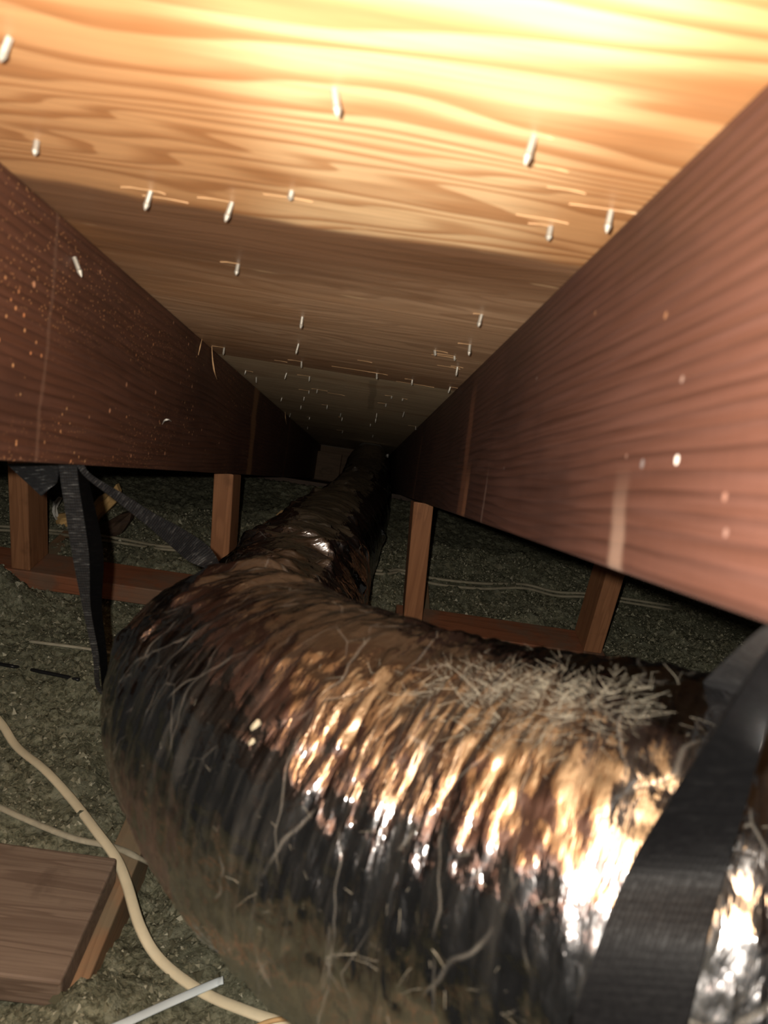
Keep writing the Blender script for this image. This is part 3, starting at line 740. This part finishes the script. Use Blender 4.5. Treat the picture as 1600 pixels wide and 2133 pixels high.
r2 = [(158, 968, 170, 960, 0), (180, 996, 190, 988, .08), (240, 1042, 252, 1026, .3), (305, 1094, 322, 1070, .52), (352, 1134, 378, 1100, .7), (398, 1172, 436, 1140, .9)]
ribbon('strand', [(atD(a, b, DA + .006 + t * (DRa - DA)), atD(c_, d, DA + .008 + t * (DRa - DA) * 1.06)) for a, b, c_, d, t in r2] + [(sl[-1][0], sl[-1][1])], s1, mat=MSTRAPD)
fp = [(15, 966, 124, 962, 0), (40, 990, 122, 980, .3), (62, 1010, 120, 1000, .6), (86, 1033, 118, 1004, 1.0)]
ribbon('folded_tail', [(atD(a, b, DA + .055 - t * .015), atD(c_, d, DA + .02 + t * .02)) for a, b, c_, d, t in fp], s1, sub=5, mat=MSTRAPD)

# wide strap on the paint-dabbed rafter
an2 = onX(1660, 1320, XR + .012)
DB = float((M.T @ (an2 - CAM))[2])
s2 = empty('hanging_strap', tuple(an2)); tag(s2, 'wide black woven strap from the paint-dabbed rafter, crossing in front of the shiny duct', 'strap', 'black straps holding up the duct')
bpy.context.view_layer.update()
fe = [(1652, 1300, 1690, 1340), (1600, 1350, 1665, 1400), (1540, 1440, 1612, 1480), (1470, 1550, 1582, 1570), (1390, 1675, 1552, 1680), (1312, 1805, 1512, 1820), (1248, 1960, 1470, 1975), (1196, 2120, 1432, 2135), (1160, 2280, 1400, 2300), (1150, 2450, 1380, 2470)]
tt = [0, .12, .3, .55, .8, 1, 1, 1, 1, 1]
hits = []
for a, b, c_, d in fe:
    pr = []
    for px, py in ((a, b), (c_, d)):
        h_ = hitD(px, py); pr.append(None if h_ is None else float((M.T @ (h_[0] - CAM))[2]))
    hits.append(pr)
edges = []
for (a, b, c_, d), pr, t in zip(fe, hits, tt):
    ds = []
    for px, py, hd in ((a, b, pr[0]), (c_, d, pr[1])):
        hd = (hd - .006) if hd else .40
        ref = min(hd, .36)
        D = DB + (ref - DB) * t
        if hits: D = min(D, hd)
        ds.append(D)
    edges.append((atD(a, b, ds[0]), atD(c_, d, ds[1])))
Pm = (edges[-1][0] + edges[-1][1]) / 2
i2 = int(np.argmin(np.linalg.norm(pc[:, :3] - Pm, axis=1)))
away = 1 if Sd[i2][1] > 0 else -1
sl2 = sling(i2, ring_angle(i2, Pm) - .25 * (-away), math.atan2(.75, .66 * away), .042, 15)
if np.linalg.norm(sl2[0][0] - edges[-1][0]) > np.linalg.norm(sl2[0][1] - edges[-1][0]): sl2 = [(q[1], q[0]) for q in sl2]
ribbon('strand', edges + sl2[1:], s2, .0018)
re_ = [(1640, 1290, 1668, 1318, 0), (1588, 1308, 1630, 1350, .15), (1490, 1395, 1560, 1420, .55), (1405, 1480, 1490, 1490, 1.0)]
ribbon('strand', [(atD(a, b, DB + .006 + t * .27), atD(c_, d, DB + .004 + t * .25)) for a, b, c_, d, t in re_] + [sl2[-1]], s2, .0018, mat=MSTRAPD)  # lit rear strand uses the lighter strap copy

# ================================================================== cables and litter on the insulation
CPTS = []
def cable(name, pix, rw, rh, mat, label, cat, group=None, lift=0.0, extra=None, zs=None, seg=8):
    P = []
    for i, p in enumerate(pix):
        q = onZ(p[0], p[1], ZP0 + p[3]) if len(p) > 3 else onGround(p[0], p[1], rh + lift + (p[2] if len(p) > 2 else 0)); P.append(q)
    pth = catmull(P, 8); CPTS.extend(pth.tolist()); o0 = pth[len(pth) // 2].copy()
    V, Fc = tube(pth - o0, rw, rh, seg)
    o = link(name, mesh(name, V, Fc, mat, True)); o.location = o0; tag(o, label, cat, group); return o
cable('electrical_cable', [(-160, 1370, .004), (-60, 1440, .004), (0, 1503, .008), (35, 1555, .008), (95, 1605, .008), (150, 1665, .008), (200, 1730, 0, .006), (241, 1786, 0, .005), (264, 1840, 0, .004), (292, 1930, 0, .0), (335, 2000, .008), (420, 2065, .008), (520, 2108, .008), (620, 2140, .008), (760, 2190, .008), (960, 2240, .008), (1200, 2290, .008)],
      .0068, .0030, MCABLE, 'smooth cream flat electrical cable curving past the plank corner', 'cable')
cable('electrical_cable', [(-120, 1620, .003), (0, 1682, .007), (90, 1722, .007), (160, 1748, .007), (235, 1764, 0, -.002), (285, 1785, 0, .0), (350, 1822, .006), (430, 1872, .007), (520, 1930, .007), (600, 2000, .007)],
      .0048, .0030, MCABLE2, 'thin dusty grey-beige cable passing under the cream cable', 'cable')
cable('electrical_cable', [(-80, 1092, .004), (0, 1096, .004), (100, 1104, .004), (180, 1112, .004), (250, 1122, .004), (340, 1138, .004), (440, 1142, .004), (520, 1150, .004), (640, 1165, .004), (785, 1188, .004), (835, 1187, .004), (900, 1204, .004), (1000, 1215, .004), (1090, 1217, .004), (1160, 1233, .004), (1240, 1238, .004), (1400, 1262, .004)],
      .0046, .0035, MCABLE3, 'old beige cable along the back of the studs, upper strand of the pair', 'cable', 'paired cables behind the studs')
cable('electrical_cable', [(-80, 1100, .004), (0, 1104, .004), (100, 1110, .004), (190, 1122, .004), (260, 1132, .004), (340, 1144, .004), (440, 1150, .004), (520, 1158, .004), (640, 1174, .004), (785, 1195, .004), (835, 1193, .004), (900, 1215, .004), (1000, 1226, .004), (1090, 1225, .004), (1160, 1241, .004), (1240, 1245, .004), (1400, 1270, .004)],
      .0044, .0035, MCABLE3, 'old beige cable along the back of the studs, lower strand of the pair', 'cable', 'paired cables behind the studs')
cable('cable_end', [(62, 1336, .004), (110, 1342, .004), (165, 1349, .005), (240, 1361, .004), (300, 1372, .002)], .0034, .0028, MCABLE2, 'short pale cable end poking out beside the narrow black strap', 'cable')
cable('black_cable', [(-60, 1370, .004), (0, 1383, .004), (28, 1388, .003), (46, 1391, -.012), (62, 1394, -.004), (80, 1398, .005), (120, 1406, .005), (165, 1416, .004)], .0036, .0030, MBLK, 'thin black cable half buried in the insulation', 'cable')
cable('plastic_strip', [(180, 2164, .016), (250, 2135, .016), (350, 2090, .016), (440, 2051, .016), (465, 2041, .016)], .0052, .0016, MBLUE, 'pale blue-white plastic strip lying over the cream cable', 'strip')
cable('wooden_stick', [(500, 2160, .014), (560, 2128, .014), (650, 2117, .012), (742, 2112, .008)], .0026, .0024, MTAN, 'thin tan stick lying beside the cream cable', 'stick')

# loose tufts on top of it
nfl = 70000
fx = rng.uniform(-1.0, 1.0, nfl); fy = rng.uniform(.42, 2.0, nfl) ** 1.0
keep = np.ones(nfl, bool)
for c0 in range(0, len(CPTS), 50):
    blkp = np.array(CPTS[c0:c0 + 50]); keep &= (((fx[:, None] - blkp[None, :, 0]) ** 2 + (fy[:, None] - blkp[None, :, 1]) ** 2).min(1) > .011 ** 2)
fx, fy = fx[keep], fy[keep]; nfl = len(fx)
fz_ = ground(fx, fy)
T0 = np.array([[1, 0, -.35], [-.5, .87, -.35], [-.5, -.87, -.35], [0, 0, 1]])
VV = np.empty((nfl, 4, 3)); sc = rng.gamma(1.8, .0007, nfl) + .0007
for c_ in range(4):
    an = rng.uniform(0, 6.28, nfl)
    st = rng.uniform(.4, 2.2, (nfl, 3)) * np.array([1, 1, .8])
    VV[:, c_] = T0[c_] * st * sc[:, None] + rng.normal(0, .25, (nfl, 3)) * sc[:, None]
an = rng.uniform(0, 6.28, nfl); ca, sa = np.cos(an)[:, None], np.sin(an)[:, None]
X_, Y_ = VV[:, :, 0].copy(), VV[:, :, 1].copy()
VV[:, :, 0] = X_ * ca - Y_ * sa; VV[:, :, 1] = X_ * sa + Y_ * ca
VV += np.stack([fx, fy, fz_ + .0006], 1)[:, None]
B = (np.arange(nfl) * 4)[:, None]
FF = (B[:, :, None] + np.array([[0, 1, 3], [1, 2, 3], [2, 0, 3], [0, 2, 1]])[None]).reshape(-1, 3)
tuf = link('insulation_tufts', mesh('insulation_tufts', VV.reshape(-1, 3), FF.tolist(), MFLK), ins); tag(tuf, None, None, None, 'stuff')


def scrap(name, pix, lift, thick, mat, label, cat, tilt, seed=0, d0=None):
    """crumpled sheet: outline in pixels, stood on the ground at its lowest point"""
    r = np.random.default_rng(seed)
    pb = max(pix, key=lambda p: p[1]); G0 = onGround(pb[0], pb[1], lift)
    P = [onY(a, b, G0[1] + tilt * (pb[1] - b)) for a, b in pix]
    P = [p + r.normal(0, .003, 3) * np.array([0, 1, 0]) for p in P]
    cen = np.mean(P, axis=0) - np.array([0, .012, 0])
    n = len(P); bk = [p + np.array([0, thick, -.004]) for p in P]
    inn = [cen + (p - cen) * .5 + np.array([0, -r.uniform(.0, .016), 0]) for p in P]
    V = [cen] + inn + P + bk + [cen + np.array([0, thick + .01, 0])]
    Fc = []
    for i in range(n):
        j = (i + 1) % n
        Fc += [(0, 1 + i, 1 + j), (1 + i, 1 + n + i, 1 + n + j, 1 + j), (1 + n + i, 1 + 2 * n + i, 1 + 2 * n + j, 1 + n + j), (1 + 2 * n + i, 1 + 3 * n, 1 + 2 * n + j)]
    V = [v - G0 for v in V]
    o = link(name, mesh(name, V, Fc, mat)); o.location = G0; tag(o, label, cat); return o
scrap('foam_scrap', [(112, 1088), (118, 1072), (150, 1068), (172, 1056), (188, 1062), (170, 1084), (150, 1102), (124, 1101)], -.004, .02, MPAPER, 'rounded tan foam scrap beside the buried-foot stud', 'scrap', .0012, 1)
scrap('foam_scrap', [(184, 1090), (186, 1058), (205, 1035), (232, 1020), (243, 1008), (248, 1024), (242, 1046), (222, 1066), (204, 1084), (196, 1100)], .0, .02, MPAPER, 'long tan foam scrap standing behind the narrow black strap', 'scrap', .0010, 2)
scrap('wood_scrap', [(196, 1116), (204, 1098), (250, 1072), (275, 1066), (270, 1086), (252, 1112), (222, 1124)], -.006, .03, MDARKW, 'dark brown wood scrap below the long tan foam scrap', 'scrap', .0008, 3)
scrap('paper_curl', [(109, 1066), (112, 1046), (122, 1034), (128, 1036), (117, 1050), (116, 1070), (124, 1084), (118, 1086)], .0, .004, MWHITE, 'small pale paper curl beside the buried-foot stud', 'scrap', .0005, 4)
scrap('wood_chip', [(575, 1072), (585, 1064), (618, 1061), (640, 1066), (622, 1078), (596, 1080)], -.002, .012, MTAN, 'small tan wood chip beside the far length of duct', 'chip', .0008, 5)
for (px, py, r_, lb) in ((526, 1515, .0036, 'larger cream crumb stuck on the dark side of the duct'), (518, 1551, .0026, 'smaller cream crumb just under the larger crumb on the duct')):
    h_ = hitD(px, py)
    if h_:
        V, Fc = tube([h_[0] - np.array([0, 0, r_ * 1.5]) + h_[1] * .001, h_[0] - np.array([0, 0, r_ * .6]) + h_[1] * .002, h_[0] + np.array([r_ * .3, 0, r_ * .7]) + h_[1] * .002, h_[0] + np.array([r_ * .6, 0, r_ * 1.6]) + h_[1] * .001], [r_ * .4, r_, r_ * .8, r_ * .3], None, 7, up=(0, 1, 0))
        o = link('crumb', mesh('crumb', np.array(V) - h_[0], Fc, MCABLE3)); o.location = h_[0]; tag(o, lb, 'crumb')
bpy.context.view_layer.update()
